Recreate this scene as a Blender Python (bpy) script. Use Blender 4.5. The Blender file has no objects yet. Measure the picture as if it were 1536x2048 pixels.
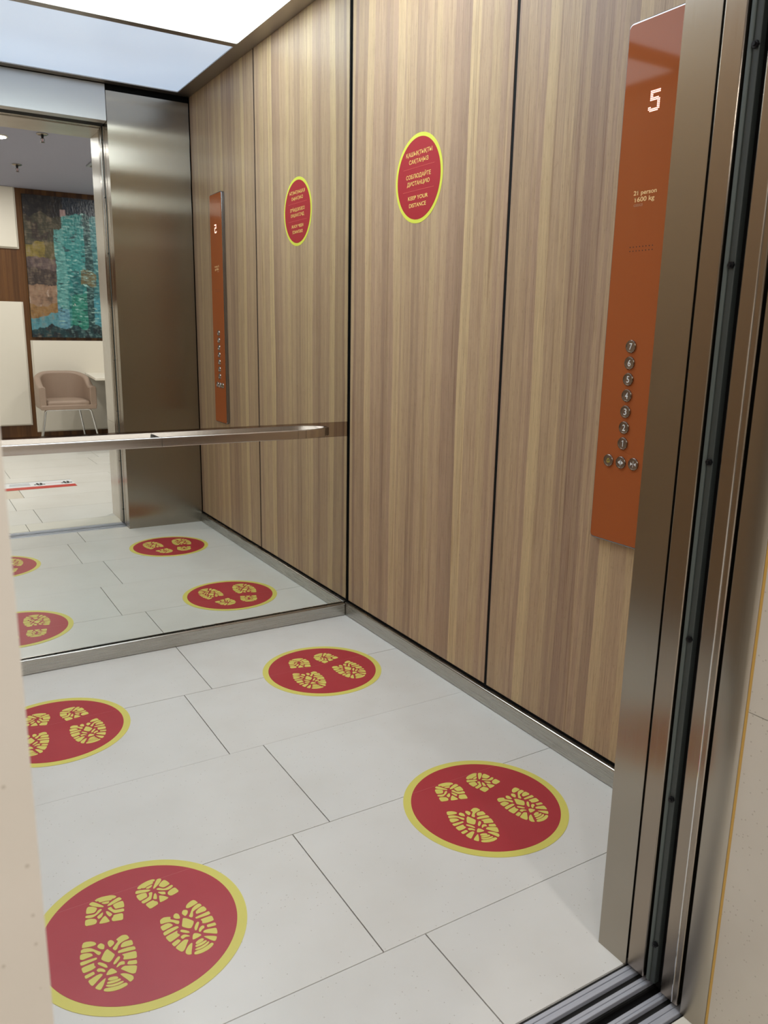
import bpy, bmesh, math, random
from mathutils import Vector, Matrix, noise
random.seed(7)
S = bpy.context.scene
C = S.collection
PI = math.pi

# ------------------------------------------------------------------ camera
RT = Vector((0.85379, -0.52028, 0.01794)); FW = Vector((0.50684, 0.83248, -0.22330))
CAMLOC = Vector((-1.4589, -2.6736, 1.1245)); FPX = 1575.68
def unit(v): return v.normalized()
yaw, pit, rol = 0.5468, -0.2252, 0.0184
FW = Vector((math.sin(yaw)*math.cos(pit), math.cos(yaw)*math.cos(pit), math.sin(pit)))
r0 = Vector((math.cos(yaw), -math.sin(yaw), 0)); u0 = r0.cross(FW)
RT = r0*math.cos(rol) + u0*math.sin(rol); UP = -r0*math.sin(rol) + u0*math.cos(rol)
cd = bpy.data.cameras.new('camera'); cam = bpy.data.objects.new('camera', cd); C.objects.link(cam)
cd.sensor_fit = 'VERTICAL'; cd.sensor_height = 36; cd.sensor_width = 27; cd.lens = FPX/2048*36
cd.clip_start = 0.02
M3 = Matrix((RT, UP, -FW)).transposed()
cam.matrix_world = Matrix.Translation(CAMLOC) @ M3.to_4x4()
cd.dof.use_dof = True; cd.dof.focus_distance = 2.25; cd.dof.aperture_fstop = 11
S.camera = cam

# ------------------------------------------------------------------ world, exposure
w = bpy.data.worlds.new('world'); S.world = w; w.use_nodes = True
w.node_tree.nodes['Background'].inputs[0].default_value = (.6, .7, .8, 1)
w.node_tree.nodes['Background'].inputs[1].default_value = 0.05
S.view_settings.view_transform = 'Standard'; S.view_settings.look = 'None'
S.view_settings.gamma = 1; S.view_settings.use_curve_mapping = False
S.view_settings.exposure = 0.12
PANEL_FRONT = ((.57, .71, .97), .76)      # backlit ceiling panel next to the door, dimmed to imitate its grazing falloff
PANEL_BACK = ((.86, .97, 1.06), 5.0)      # backlit ceiling panel next to the mirror
DOWNLIGHT_W = 9.5

# ------------------------------------------------------------------ helpers
def srgb(r, g, b):
    f = lambda c: (c/255/12.92) if c/255 <= .04045 else ((c/255+.055)/1.055)**2.4
    return (f(r), f(g), f(b), 1)
class MB:
    def __init__(s): s.v = []; s.f = []; s.c = []
    def poly(s, pts):
        n = len(s.v); s.v += [tuple(p) for p in pts]; s.f.append(tuple(range(n, n+len(pts))))
    def box(s, x0, x1, y0, y1, z0, z1):
        x0, x1 = sorted((x0, x1)); y0, y1 = sorted((y0, y1)); z0, z1 = sorted((z0, z1))
        n = len(s.v)
        s.v += [(x, y, z) for z in (z0, z1) for y in (y0, y1) for x in (x0, x1)]
        for q in ((0,2,3,1), (4,5,7,6), (0,1,5,4), (2,6,7,3), (0,4,6,2), (1,3,7,5)): s.f.append(tuple(n+i for i in q))
        return s
    def prism(s, pts, ax, a, b):
        """extrude a 2-D outline along axis ax from a to b"""
        def P(p, t):
            if ax == 2: return (p[0], p[1], t)
            if ax == 1: return (p[0], t, p[1])
            return (t, p[0], p[1])
        k = len(pts); n = len(s.v)
        s.v += [P(p, a) for p in pts] + [P(p, b) for p in pts]
        s.f.append(tuple(n+i for i in range(k))[::-1]); s.f.append(tuple(n+k+i for i in range(k)))
        for i in range(k):
            j = (i+1) % k; s.f.append((n+i, n+j, n+k+j, n+k+i))
        return s
    def lathe(s, prof, c=(0,0,0), ax=2, seg=32, sgn=1, cap=True):
        """prof: (radius, height) pairs revolved about axis ax through c"""
        n = len(s.v); m = len(prof)
        for i in range(seg):
            a = 2*PI*i/seg
            for r, h in prof:
                p = [0, 0, 0]; p[ax] = h*sgn; p[(ax+1) % 3] = r*math.cos(a); p[(ax+2) % 3] = r*math.sin(a)*sgn
                s.v.append((p[0]+c[0], p[1]+c[1], p[2]+c[2]))
        for i in range(seg):
            j = (i+1) % seg
            for k in range(m-1): s.f.append((n+i*m+k, n+j*m+k, n+j*m+k+1, n+i*m+k+1))
        if cap and prof[0][0] > 1e-6: s.f.append(tuple(n+i*m for i in range(seg))[::-1])
        if cap and prof[-1][0] > 1e-6: s.f.append(tuple(n+i*m+m-1 for i in range(seg)))
        return s
    def tube(s, pts, r, seg=12):
        pts = [Vector(p) for p in pts]; n = len(s.v); m = len(pts)
        t0 = (pts[1]-pts[0]).normalized(); ref = Vector((0,0,1)) if abs(t0.z) < .9 else Vector((1,0,0))
        nn = t0.cross(ref).normalized()
        for i, p in enumerate(pts):
            t = (pts[min(i+1, m-1)]-pts[max(i-1, 0)]).normalized()
            nn = (nn - t*nn.dot(t)).normalized(); b = t.cross(nn)
            for k in range(seg):
                a = 2*PI*k/seg; s.v.append(tuple(p + nn*r*math.cos(a) + b*r*math.sin(a)))
        for i in range(m-1):
            for k in range(seg):
                l = (k+1) % seg; s.f.append((n+i*seg+k, n+i*seg+l, n+(i+1)*seg+l, n+(i+1)*seg+k))
        s.f.append(tuple(n+k for k in range(seg))[::-1]); s.f.append(tuple(n+(m-1)*seg+k for k in range(seg)))
        return s
    def build(s, name, mat, parent=None, bevel=0, smooth=False, seg=2):
        me = bpy.data.meshes.new(name); me.from_pydata(s.v, [], s.f); me.validate(); 
        bm = bmesh.new(); bm.from_mesh(me); bmesh.ops.recalc_face_normals(bm, faces=bm.faces) if bm.faces and not getattr(s, 'raw', False) else None
        bm.to_mesh(me); bm.free()
        o = bpy.data.objects.new(name, me); C.objects.link(o)
        if mat: me.materials.append(mat)
        if parent: o.parent = parent
        if bevel:
            b = o.modifiers.new('bevel', 'BEVEL'); b.width = bevel; b.segments = seg; b.limit_method = 'ANGLE'; b.angle_limit = math.radians(35); b.harden_normals = False
        if smooth or bevel:
            for p in me.polygons: p.use_smooth = True
            if hasattr(me, 'set_sharp_from_angle'): me.set_sharp_from_angle(angle=math.radians(40))
        return o
def box(name, mat, b, parent=None, bevel=0, smooth=False):
    return MB().box(*b).build(name, mat, parent, bevel, smooth)
def tag(o, label=None, cat=None, group=None, kind=None):
    if label: o['label'] = label
    if cat: o['category'] = cat
    if group: o['group'] = group
    if kind: o['kind'] = kind
    return o
def empty(name, loc, rz=0, label=None, cat=None, group=None, kind=None):
    o = bpy.data.objects.new(name, None); C.objects.link(o); o.location = loc; o.rotation_euler = (0, 0, rz)
    o.empty_display_size = .05
    return tag(o, label, cat, group, kind)
def copy_tree(root, loc, rz=0):
    r = root.copy(); C.objects.link(r); r.location = loc; r.rotation_euler = (0, 0, rz)
    for ch in list(root.children):
        c = ch.copy(); C.objects.link(c); c.parent = r
        for g in list(ch.children):
            d = g.copy(); C.objects.link(d); d.parent = c
    return r
def text_geo(mb, txt, fit, place, bold=0.0, depth=0.0004):
    """adds lettering to mb; fit=(x0,x1,y0,y1) in the sign's own plane; place(x,y,h) -> world point"""
    cu = bpy.data.curves.new('t', 'FONT'); cu.body = txt; cu.size = 1; cu.offset = bold; cu.resolution_u = 4
    ob = bpy.data.objects.new('t', cu); C.objects.link(ob)
    dg = bpy.context.evaluated_depsgraph_get(); me = bpy.data.meshes.new_from_object(ob.evaluated_get(dg))
    xs = [v.co.x for v in me.vertices]; ys = [v.co.y for v in me.vertices]
    x0, x1 = min(xs), max(xs)
    y0, y1 = fit[4] if len(fit) > 4 else (min(ys), max(ys))
    sx = (fit[1]-fit[0])/(x1-x0); sy = (fit[3]-fit[2])/(y1-y0)
    n = len(mb.v); k = len(me.vertices)
    for v in me.vertices: mb.v.append(place(fit[0]+(v.co.x-x0)*sx, fit[2]+(v.co.y-y0)*sy, depth))
    for p in me.polygons: mb.f.append(tuple(n+i for i in p.vertices))
    bpy.data.objects.remove(ob); bpy.data.curves.remove(cu); bpy.data.meshes.remove(me)

# ------------------------------------------------------------------ materials
def mat(name, col, rough=.5, metal=0, spec=.5, coat=0, coat_rough=.03):
    m = bpy.data.materials.new(name); m.use_nodes = True; b = m.node_tree.nodes['Principled BSDF']
    b.inputs['Base Color'].default_value = col if len(col) == 4 else (*col, 1)
    b.inputs['Roughness'].default_value = rough; b.inputs['Metallic'].default_value = metal
    b.inputs['Specular IOR Level'].default_value = spec
    b.inputs['Coat Weight'].default_value = coat; b.inputs['Coat Roughness'].default_value = coat_rough
    return m
def N(m, t, **kw):
    n = m.node_tree.nodes.new(t)
    for k, v in kw.items():
        if k in n.bl_rna.properties: setattr(n, k, v)
        else: n.inputs[k].default_value = v
    return n
def L(m, a, b): m.node_tree.links.new(a, b)
def bsdf(m): return m.node_tree.nodes['Principled BSDF']
def mix(m, fac, a, b, mode='MIX'):
    n = N(m, 'ShaderNodeMix', data_type='RGBA', blend_type=mode)
    for s_, v in ((0, fac), (6, a), (7, b)):
        if hasattr(v, 'is_linked'): L(m, v, n.inputs[s_])
        else: n.inputs[s_].default_value = v
    return n.outputs[2]
def coords(m, sc=(1,1,1)):
    t = N(m, 'ShaderNodeTexCoord'); mp = N(m, 'ShaderNodeMapping'); mp.inputs['Scale'].default_value = sc
    L(m, t.outputs['Object'], mp.inputs['Vector']); return mp.outputs[0]
def ntex(m, sc, scale=1, detail=3, rough=.55, dist=0):
    n = N(m, 'ShaderNodeTexNoise'); n.inputs['Scale'].default_value = scale; n.inputs['Detail'].default_value = detail
    n.inputs['Roughness'].default_value = rough; n.inputs['Distortion'].default_value = dist
    L(m, coords(m, sc), n.inputs['Vector']); return n.outputs['Fac']
def ramp(m, fac, stops):
    r = N(m, 'ShaderNodeValToRGB'); e = r.color_ramp.elements
    while len(e) < len(stops): e.new(.5)
    for i, (p, c) in enumerate(stops): e[i].position = p; e[i].color = c if len(c) == 4 else (*c, 1)
    L(m, fac, r.inputs[0]); return r.outputs[0]

def wood_material(name, ax, tones, seed=0.0, streak=.62):
    """vertical grain veneer: ax = which axis runs across the grain (0 or 1)"""
    m = mat(name, (1,1,1), .42, spec=.35); b = bsdf(m)
    def s3(a, z): return (a, a, z) 
    tc = N(m, 'ShaderNodeTexCoord'); sx = N(m, 'ShaderNodeSeparateXYZ'); L(m, tc.outputs['Object'], sx.inputs[0])
    wv = ntex(m, (3, 3, .8), 1, 2, .5)
    def strip(scale, amp, rnd, off):
        a1 = N(m, 'ShaderNodeMath', operation='MULTIPLY_ADD'); L(m, wv, a1.inputs[0]); a1.inputs[1].default_value = amp; L(m, sx.outputs[ax], a1.inputs[2])
        a2 = N(m, 'ShaderNodeMath', operation='ADD'); L(m, a1.outputs[0], a2.inputs[0]); a2.inputs[1].default_value = off
        v = N(m, 'ShaderNodeTexVoronoi', voronoi_dimensions='1D'); v.inputs['Scale'].default_value = scale; v.inputs['Randomness'].default_value = rnd
        L(m, a2.outputs[0], v.inputs['W']); q = N(m, 'ShaderNodeSeparateColor'); L(m, v.outputs['Color'], q.inputs[0]); return q.outputs[0]
    s1 = strip(21, .05, 1, 3.1); s2 = strip(64, .05, 1, 8.7)
    base = ramp(m, s1, [(.0, tones[0]), (.22, tones[0]), (.24, tones[1]), (.50, tones[1]), (.52, tones[2]), (.76, tones[2]), (.78, tones[3]), (1, tones[3])])
    c = mix(m, .33, base, ramp(m, s2, [(.0, tones[0]), (.35, tones[1]), (.6, tones[2]), (.9, tones[3])]))
    soft = ntex(m, s3(55, 1.0), 1, 3, .6)
    c = mix(m, .55, c, ramp(m, soft, [(.3, (.84,.80,.78,1)), (.5, (.98,.98,.98,1)), (.7, (1.08,1.08,1.04,1))]), 'MULTIPLY')
    fine = ntex(m, s3(330, 9), 1, 4, .7)
    c = mix(m, .85, c, ramp(m, fine, [(.28, (.66,.60,.56,1)), (.45, (.93,.92,.91,1)), (.62, (1.10,1.10,1.08,1))]), 'MULTIPLY')
    wav = ntex(m, s3(95, 1.1), 1, 3, .6, .5)
    c = mix(m, streak, c, ramp(m, wav, [(.0, (1,1,1,1)), (.60, (1,1,1,1)), (.66, (.64,.55,.50,1)), (1, (.5,.42,.38,1))]), 'MULTIPLY')
    pores = ntex(m, s3(620, 40), 1, 2, .6)
    c = mix(m, .8, c, ramp(m, pores, [(.29, (.55,.48,.42,1)), (.37, (1,1,1,1))]), 'MULTIPLY')
    L(m, c, b.inputs['Base Color'])
    bp_ = N(m, 'ShaderNodeBump'); bp_.inputs['Strength'].default_value = .06; bp_.inputs['Distance'].default_value = .001
    L(m, fine, bp_.inputs['Height']); L(m, bp_.outputs[0], b.inputs['Normal'])
    return m
M_wood = wood_material('oak_veneer', 1, [srgb(160,131,108), srgb(178,148,121), srgb(186,158,124), srgb(208,181,138)])
M_hallwood = wood_material('brown_veneer', 0, [srgb(72,44,22), srgb(90,57,29), srgb(102,66,33), srgb(114,77,40)], streak=.3)

ANROT = 0.0
def steel(name, col, rough=.22, aniso=.65, grain=.35, coords_sc=(500,500,4), bump=.0):
    m = mat(name, col, rough, 1); b = bsdf(m)
    b.inputs['Anisotropic'].default_value = aniso; b.inputs['Anisotropic Rotation'].default_value = ANROT
    t = N(m, 'ShaderNodeTangent', direction_type='RADIAL', axis='Z'); L(m, t.outputs[0], b.inputs['Tangent'])
    g = ntex(m, coords_sc, 1, 3, .6)
    k = grain*.12
    L(m, mix(m, 1.0, col if len(col) == 4 else (*col,1), ramp(m, g, [(.3, (1-k,1-k,1-k,1)), (.7, (1,1,1,1))]), 'MULTIPLY'), b.inputs['Base Color'])
    mr = N(m, 'ShaderNodeMapRange'); L(m, g, mr.inputs[0]); mr.inputs[3].default_value = rough*.8; mr.inputs[4].default_value = rough*1.25
    L(m, mr.outputs[0], b.inputs['Roughness'])
    return m
M_steel = steel('brushed_steel', srgb(166,158,146), .23, .85, 0)
M_steel_lit = steel('brushed_steel_lit', srgb(192,190,188), .34, .3, 0)  # lighter copy of the brushed steel; ceiling reflection put into its colour
M_steel_door = steel('brushed_steel_door', srgb(160,148,134), .22, .85, .15)
M_skirt = steel('satin_steel', srgb(188,184,176), .27, .2, 1.0, (6, 6, 500))
M_rail = steel('rail_steel', srgb(196,188,180), .24, .0, .6, (3, 400, 400))
M_frame = steel('ceiling_frame_steel', srgb(176,170,164), .4, .0)
M_chrome = mat('chrome', srgb(215,215,215), .07, 1)
M_edge = mat('chrome_dark_reflection', srgb(150,150,156), .1, 1)  # chrome with the dark reflection along the panel edge put into its colour
M_strip = mat('polished_steel_band', srgb(176,166,158), .04, 1)
M_mirror = mat('mirror_glass', srgb(238,241,236), 0.0, 1)
M_black = mat('black_gap', srgb(10,9,9), .7, spec=.2)
M_dark = mat('dark_metal', srgb(34,34,36), .4, .6)
M_rubber = mat('grey_green_rubber', srgb(84,92,88), .5)
M_rubber2 = mat('dark_green_rubber', srgb(58,64,62), .5)
M_alu = steel('sill_aluminium', srgb(200,203,212), .42, .0, .8, (3, 600, 600))
bsdf(M_alu).inputs['Metallic'].default_value = .45
M_groove = mat('sill_groove', srgb(30,30,28), .6)
M_white = mat('white_lacquer_panel', srgb(228,221,208), .35)
M_plaster = mat('hall_ceiling_paint', srgb(160,160,176), .8)
M_wallpaint = mat('hall_wall_paint', srgb(222,216,205), .7)
M_silicone = mat('yellowed_silicone', srgb(190,150,70), .5)
M_yellow = mat('yellow_vinyl', srgb(226,216,108), .42)
M_yellow2 = mat('yellow_green_vinyl', srgb(222,226,74), .4)
M_print = mat('printed_yellow', srgb(250,214,120), .5)
M_thin = mat('faint_print_line', srgb(214,98,80), .5)
M_glassy = mat('orange_back_painted_glass', srgb(170,93,52), .05, spec=.14)
M_printpanel = mat('panel_print', srgb(252,206,140), .5)
M_printdim = mat('panel_print_small', srgb(196,138,100), .5)
M_button = mat('button_metal', srgb(150,132,118), .3, .85)
M_rim = mat('button_rim', srgb(170,160,152), .15, 1)
M_numeral = mat('numeral_white', srgb(240,240,238), .4)
M_bell = mat('bell_yellow', srgb(226,210,70), .4)
M_hole = mat('speaker_hole', srgb(40,18,8), .7)
M_leather = mat('taupe_leather', srgb(158,136,120), .5)
M_red_tape = mat('red_tape', srgb(196,60,48), .45)
M_white_tape = mat('white_tape', srgb(232,234,236), .45)
M_grey_print = mat('grey_print', srgb(176,180,186), .5)
M_black_print = mat('black_print', srgb(24,24,28), .5)
M_pink_print = mat('pink_print', srgb(222,140,150), .5)
def emis(name, col, k):
    m = mat(name, (.8,.8,.8), .4); b = bsdf(m)
    b.inputs['Emission Color'].default_value = (*col, 1); b.inputs['Emission Strength'].default_value = k
    return m
M_led = emis('lit_display_dots', (1, .60, .48), 1.7)
M_lamp = emis('downlight_lens', (1, .93, .8), 14.0)

def red_vinyl():
    m = mat('red_vinyl', srgb(176,48,56), .42); b = bsdf(m)
    n = ntex(m, (6,6,6), 1, 3)
    L(m, ramp(m, n, [(.3, srgb(178,48,58)), (.7, srgb(184,58,66))]), b.inputs['Base Color'])
    return m
M_red = red_vinyl(); M_red_wall = mat('red_vinyl_wall', srgb(172,34,44), .45, spec=.3)
def stone(name, base, dark, light, rough=.3, speck=.5, attr=False):
    m = mat(name, base, rough, spec=.45); b = bsdf(m)
    big = ntex(m, (2.2,2.2,2.2), 1, 4, .6)
    c = ramp(m, big, [(.3, dark), (.5, base), (.72, light)])
    cl = ntex(m, (9,9,9), 1, 5, .7)
    c = mix(m, .5, c, ramp(m, cl, [(.15, (.965,.96,.945,1)), (.6, (1,1,1,1))]), 'MULTIPLY')
    v = N(m, 'ShaderNodeTexVoronoi'); v.inputs['Scale'].default_value = 120; L(m, coords(m), v.inputs['Vector'])
    lt = N(m, 'ShaderNodeMath', operation='LESS_THAN'); L(m, v.outputs['Distance'], lt.inputs[0]); lt.inputs[1].default_value = .15
    q = N(m, 'ShaderNodeSeparateColor'); L(m, v.outputs['Color'], q.inputs[0])
    g2 = N(m, 'ShaderNodeMath', operation='GREATER_THAN'); L(m, q.outputs[0], g2.inputs[0]); g2.inputs[1].default_value = .80
    k0 = N(m, 'ShaderNodeMath', operation='MULTIPLY'); L(m, lt.outputs[0], k0.inputs[0]); L(m, g2.outputs[0], k0.inputs[1])
    k = N(m, 'ShaderNodeMath', operation='MULTIPLY'); L(m, k0.outputs[0], k.inputs[0]); k.inputs[1].default_value = speck
    c = mix(m, k.outputs[0], c, (dark[0]*.62, dark[1]*.58, dark[2]*.52, 1))
    if attr:
        a = N(m, 'ShaderNodeAttribute', attribute_name='tint'); c = mix(m, 1.0, c, a.outputs['Color'], 'MULTIPLY')
    L(m, c, b.inputs['Base Color'])
    L(m, ramp(m, cl, [(.1, (rough*.85,)*3), (.9, (rough*1.2,)*3)]), b.inputs['Roughness'])
    return m
M_tile = stone('cream_limestone_floor', srgb(229,227,221), srgb(223,220,213), srgb(234,232,227), .30, .55, True)
M_marble = stone('beige_stone_cladding', srgb(208,200,187), srgb(200,191,177), srgb(216,209,197), .22, .55)
def grout_mat():
    m = mat('dark_grout', srgb(58,50,44), .8); return m
M_grout = grout_mat()

# ------------------------------------------------------------------ dimensions (metres)
D = 1.80; HC = 2.3209; XR = -.432; XL = -1.42; CW = -1.85; ZD = 2.145
YW = -5.75; HZ = 2.362; YN = -2.244

# ------------------------------------------------------------------ floors
def tiled_floor(name, rows, x0, x1, label, tints={}, gaps={}, jg=.0010):
    """rows: list of (y_far, y_near, joint_x); tiles 0.8 long; stone tiles over a dark grout bed"""
    mb = MB(); cols = []
    for ri, (ya, yb, jx) in enumerate(rows):
        k0 = math.floor((x0-jx)/.8)
        xs = [x0]+[jx+.8*k for k in range(k0, k0+12) if x0+.01 < jx+.8*k < x1-.01]+[x1]
        for i in range(len(xs)-1):
            ga, gb = gaps.get((ri, 'a'), jg), gaps.get((ri, 'b'), jg)
            mb.box(xs[i]+jg*1.25, xs[i+1]-jg*1.25, ya-ga, yb+gb, -.012, 0)
            rr = random.uniform(.975, 1.0); ww = random.uniform(.985, 1.0)
            t = tints.get((ri, i), (rr, rr*(1+ww)/2, rr*ww)); cols += [t]*6
    o = mb.build(name, M_tile)
    at = o.data.color_attributes.new('tint', 'FLOAT_COLOR', 'CORNER')
    li = 0
    for p in o.data.polygons:
        for _ in p.loop_indices: at.data[_].color = (*cols[p.index], 1)
    tag(o, label, 'floor', kind='structure')
    yy = [r[0] for r in rows]+[r[1] for r in rows]
    g = MB().box(x0, x1, min(yy), max(yy), -.03, -.0045).build('grout_bed', M_grout, o)
    return o
cab_rows = [(0, -.405, -.709), (-.405, -.81, -.80), (-.81, -1.213, -.703), (-1.213, -1.618, -.799), (-1.618, -1.862, -.7065)]
tiled_floor('floor', cab_rows, CW, 0, 'cream limestone floor tiles inside the lift car', gaps={(1,'b'): .0004, (2,'a'): .0004})
yb = [1.992, 2.174, 2.565, 2.956, 3.347, 3.738, 4.13, 4.52, 4.91, 5.30, 5.69, 5.75]
hall_rows = [(-yb[i], -yb[i+1], -.933 if i % 2 == 0 else -.84) for i in range(len(yb)-1)]
tints = {(0, i): (1.0, .985, .93) for i in range(10)}
tan = sum(1 for k in range(-8, 8) if -4.0+.01 < -.84+.8*k < -.85)
tints[(3, tan)] = (.90, .84, .75)
tiled_floor('floor.001', hall_rows, -4.0, 2.6, 'cream limestone floor tiles of the lift lobby', tints=tints, jg=.0013)

# ------------------------------------------------------------------ lift car walls
wr = box('wall_right', M_black, (.004, .03, -1.866, .03, 0, 2.42)); tag(wr, 'right wall of the lift car clad in light oak veneer panels', 'wall', kind='structure')
box('wood_panel', M_wood, (0, .018, -.894, -.012, .060, HC+.01), wr, .0012)
box('wood_panel', M_wood, (0, .018, -1.80, -.906, .060, HC+.01), wr, .0012)
box('seam_shadow_strip', M_black, (.0015, .018, -.9062, -.8938, .056, HC), wr); box('seam_shadow_strip', M_black, (.0015, .018, -.0122, .004, .056, HC), wr)
wl = box('wall_left', M_black, (CW-.03, CW-.004, -1.866, .03, 0, 2.42)); tag(wl, 'left wall of the lift car clad in light oak veneer panels', 'wall', kind='structure')
box('wood_panel', M_wood, (CW-.018, CW, -.894, -.012, .060, HC+.01), wl, .0012)
box('wood_panel', M_wood, (CW-.018, CW, -1.80, -.906, .060, HC+.01), wl, .0012)
wb = box('wall_back', M_black, (CW, .03, .006, .03, 0, 2.42)); tag(wb, 'back wall of the lift car behind the mirror', 'wall', kind='structure')
mr = empty('mirror', (-.925, 0, .06), label='full width wall mirror on the back wall split by a steel band behind the handrail', cat='mirror')
def rel(o, b): l = o.location; return (b[0]-l.x, b[1]-l.x, b[2]-l.y, b[3]-l.y, b[4]-l.z, b[5]-l.z)
def relmb(o, mb):
    l = o.location; mb.v = [(x-l.x, y-l.y, z-l.z) for x, y, z in mb.v]; return mb
box('mirror_pane', M_mirror, rel(mr, (CW+.004, -.0015, 0, .006, .7835, HC+.01)), mr)
box('mirror_pane', M_mirror, rel(mr, (CW+.004, -.0015, 0, .006, .0545, .7275)), mr)
sb = box('backing_band', M_strip, rel(mr, (CW+.004, -.0015, 0.0002, .006, .7280, .7830)), mr); sb['label'] = 'polished steel band between the two mirror panes'
def skirting(name, b, label):
    o = box(name, M_skirt, b, None, .004); tag(o, label, 'skirting', kind='structure'); return o
skirting('baseboard_right', (-.0152, .004, -1.80, 0, 0, .0523), 'brushed steel skirting along the oak wall')
skirting('baseboard_back', (CW, -.0152, -.0152, .004, 0, .0523), 'brushed steel skirting below the mirror')
skirting('baseboard_left', (CW-.004, CW+.0152, -1.80, 0, 0, .0523), 'brushed steel skirting along the left oak wall')

# ceiling frame with two openings
ce = MB()
for b in [(-.078, .0, -D, 0), (CW, CW+.078, -D, 0)]: ce.box(b[0], b[1], b[2], b[3], HC, HC+.02)
for a, b in [(-.07, 0), (-.930, -.886), (-D, -1.745)]: ce.box(CW+.078, -.078, a, b, HC, HC+.02)
ceo = ce.build('ceiling', M_frame); tag(ceo, 'satin steel ceiling frame around the two lit panels', 'ceiling', kind='structure')
box('roof_plate', M_black, (CW-.03, .03, -1.86, .03, HC+.09, HC+.11), ceo)
def light_panel(y0, y1, spec, label):
    o = empty('ceiling_light', (-.925, (y0+y1)/2, HC+.012), label=label, cat='ceiling light', group='backlit ceiling panels of the lift car')
    col, k = spec
    m = mat('diffuser_'+label[:5], (.8,.8,.8), .25); b = bsdf(m)
    n = ntex(m, (1.1, 1.6, 1), 1, 2, .5)
    L(m, ramp(m, n, [(.3, (*[c*.86 for c in col],1)), (.7, (*col,1))]), b.inputs['Emission Color'])
    b.inputs['Emission Strength'].default_value = k
    # softly rounded corners
    x0, x1, r = CW+.07, -.0745, .012
    pts = []
    for cx, cy, a0 in ((x1-r, y1-r, 0), (x0+r, y1-r, 90), (x0+r, y0+r, 180), (x1-r, y0+r, 270)):
        for q in range(5): a = math.radians(a0+q*22.5); pts.append((cx+r*math.cos(a), cy+r*math.sin(a)))
    relmb(o, MB().prism(pts, 2, HC+.0045, HC+.015)).build('diffuser', m, o)
    relmb(o, MB().box(x0-.01, x1+.003, y0-.008, y1+.008, HC+.0155, HC+.03)).build('housing', M_frame, o)
light_panel(-.892, -.064, PANEL_BACK, 'bright white backlit ceiling panel nearer the mirror')
light_panel(-1.751, -.924, PANEL_FRONT, 'pale blue backlit ceiling panel nearer the door')

# ------------------------------------------------------------------ lift front: returns, header, doors, frames
def ret(name, x0, x1, label):
    # thin sheet, slightly buckled; waves near its top added to band the reflected light
    pts = [(-1.866, 0), (-1.80, 0)]
    for k in range(1, 121):
        z = 2.29*k/120; e = max(0, min(1, (z-1.45)/.35)); e = e*e*(3-2*e)
        pts.append((-1.80+.0019*e*math.sin((z-1.45)*2*PI/.21)*(1 if k < 119 else 0), z))
    pts.append((-1.866, 2.29))
    o = MB().prism(pts, 0, x0, x1).build(name, M_steel, None, 0, True); tag(o, label, 'steel column', kind='structure'); return o
ret('trim_1', XR, -.006, 'brushed steel return panel right of the lift door')
ret('trim_2', CW+.006, XL, 'brushed steel return panel left of the lift door')
o = box('trim_3', M_steel_lit, (XL+.002, XR-.002, -1.862, -1.80, ZD, 2.3185), None, .0015); tag(o, 'brushed steel header above the lift door', 'steel header', kind='structure')
o = box('wall_front', M_black, (CW-.03, .03, -1.862, -1.82, 2.25, 2.43)); tag(o, 'dark structure above the lift door header', 'wall', kind='structure')

def bolt(mb, x, y, z):
    mb.lathe([(0, -.0065), (.0028, -.0065), (.0028, -.0035), (.0052, -.0035), (.0052, .001), (0, .001)], (x, y, z), 0, 6)
def sliding_door(name, x0, x1, y0, y1, label, edge_x, lead):
    o = box(name, M_steel_door, (x0, x1, y0, y1, .008, 2.165), None, .002); tag(o, label, 'door', kind='structure'); return o
d1 = sliding_door('door_1', XR-.001, .30, -1.9065, -1.870, 'brushed steel car door slid open behind the right return panel', XR, 1)
box('safety_edge', M_rubber, (XR-.002, -.34, -1.9195, -1.9135, .012, 2.16), d1, .001)['label'] = 'light grey green edge strip'
box('safety_edge', M_rubber2, (XR+.0005, -.34, -1.930, -1.9195, .012, 2.16), d1, .001)['label'] = 'dark grey green rubber strip'
for k in range(8):
    b_ = MB(); bolt(b_, XR-.0005, -1.9255, .375+.2835*(k-1)); b_.build('bolt', M_dark, d1, smooth=False)
box('dark_gap', M_black, (XR+.012, -.30, -1.9435, -1.9085, 0, 2.165), d1)
d2 = sliding_door('door_2', XR-.001, .30, -1.9795, -1.9440, 'brushed steel landing door slid open behind its frame', XR, 1)
box('highlight_strip', M_chrome, (XR-.0028, XR, -1.9700, -1.9680, .01, 2.16), d2, .0006)  # added chrome strip standing in for the highlight line on the door edge
# left leaves, slid open the other way
d3 = sliding_door('door_3', -2.15, XL+.001, -1.9065, -1.870, 'brushed steel car door slid open on the left', XL, -1)
box('safety_edge', M_rubber, (XL-.06, XL+.002, -1.930, -1.9135, .012, 2.16), d3)
d4 = sliding_door('door_4', -2.15, XL+.001, -1.9795, -1.9440, 'brushed steel landing door slid open on the left', XL, -1)
# head tracks
o = box('trim_4', M_black, (-2.2, .35, -1.935, -1.864, ZD+.001, 2.42)); tag(o, 'dark door track above the car doors', 'door track', kind='structure')
o = box('trim_5', M_steel, (XL, XR, -1.986, -1.944, ZD+.002, 2.42), None, .001); tag(o, 'brushed steel landing door head', 'steel header', kind='structure')
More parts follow.
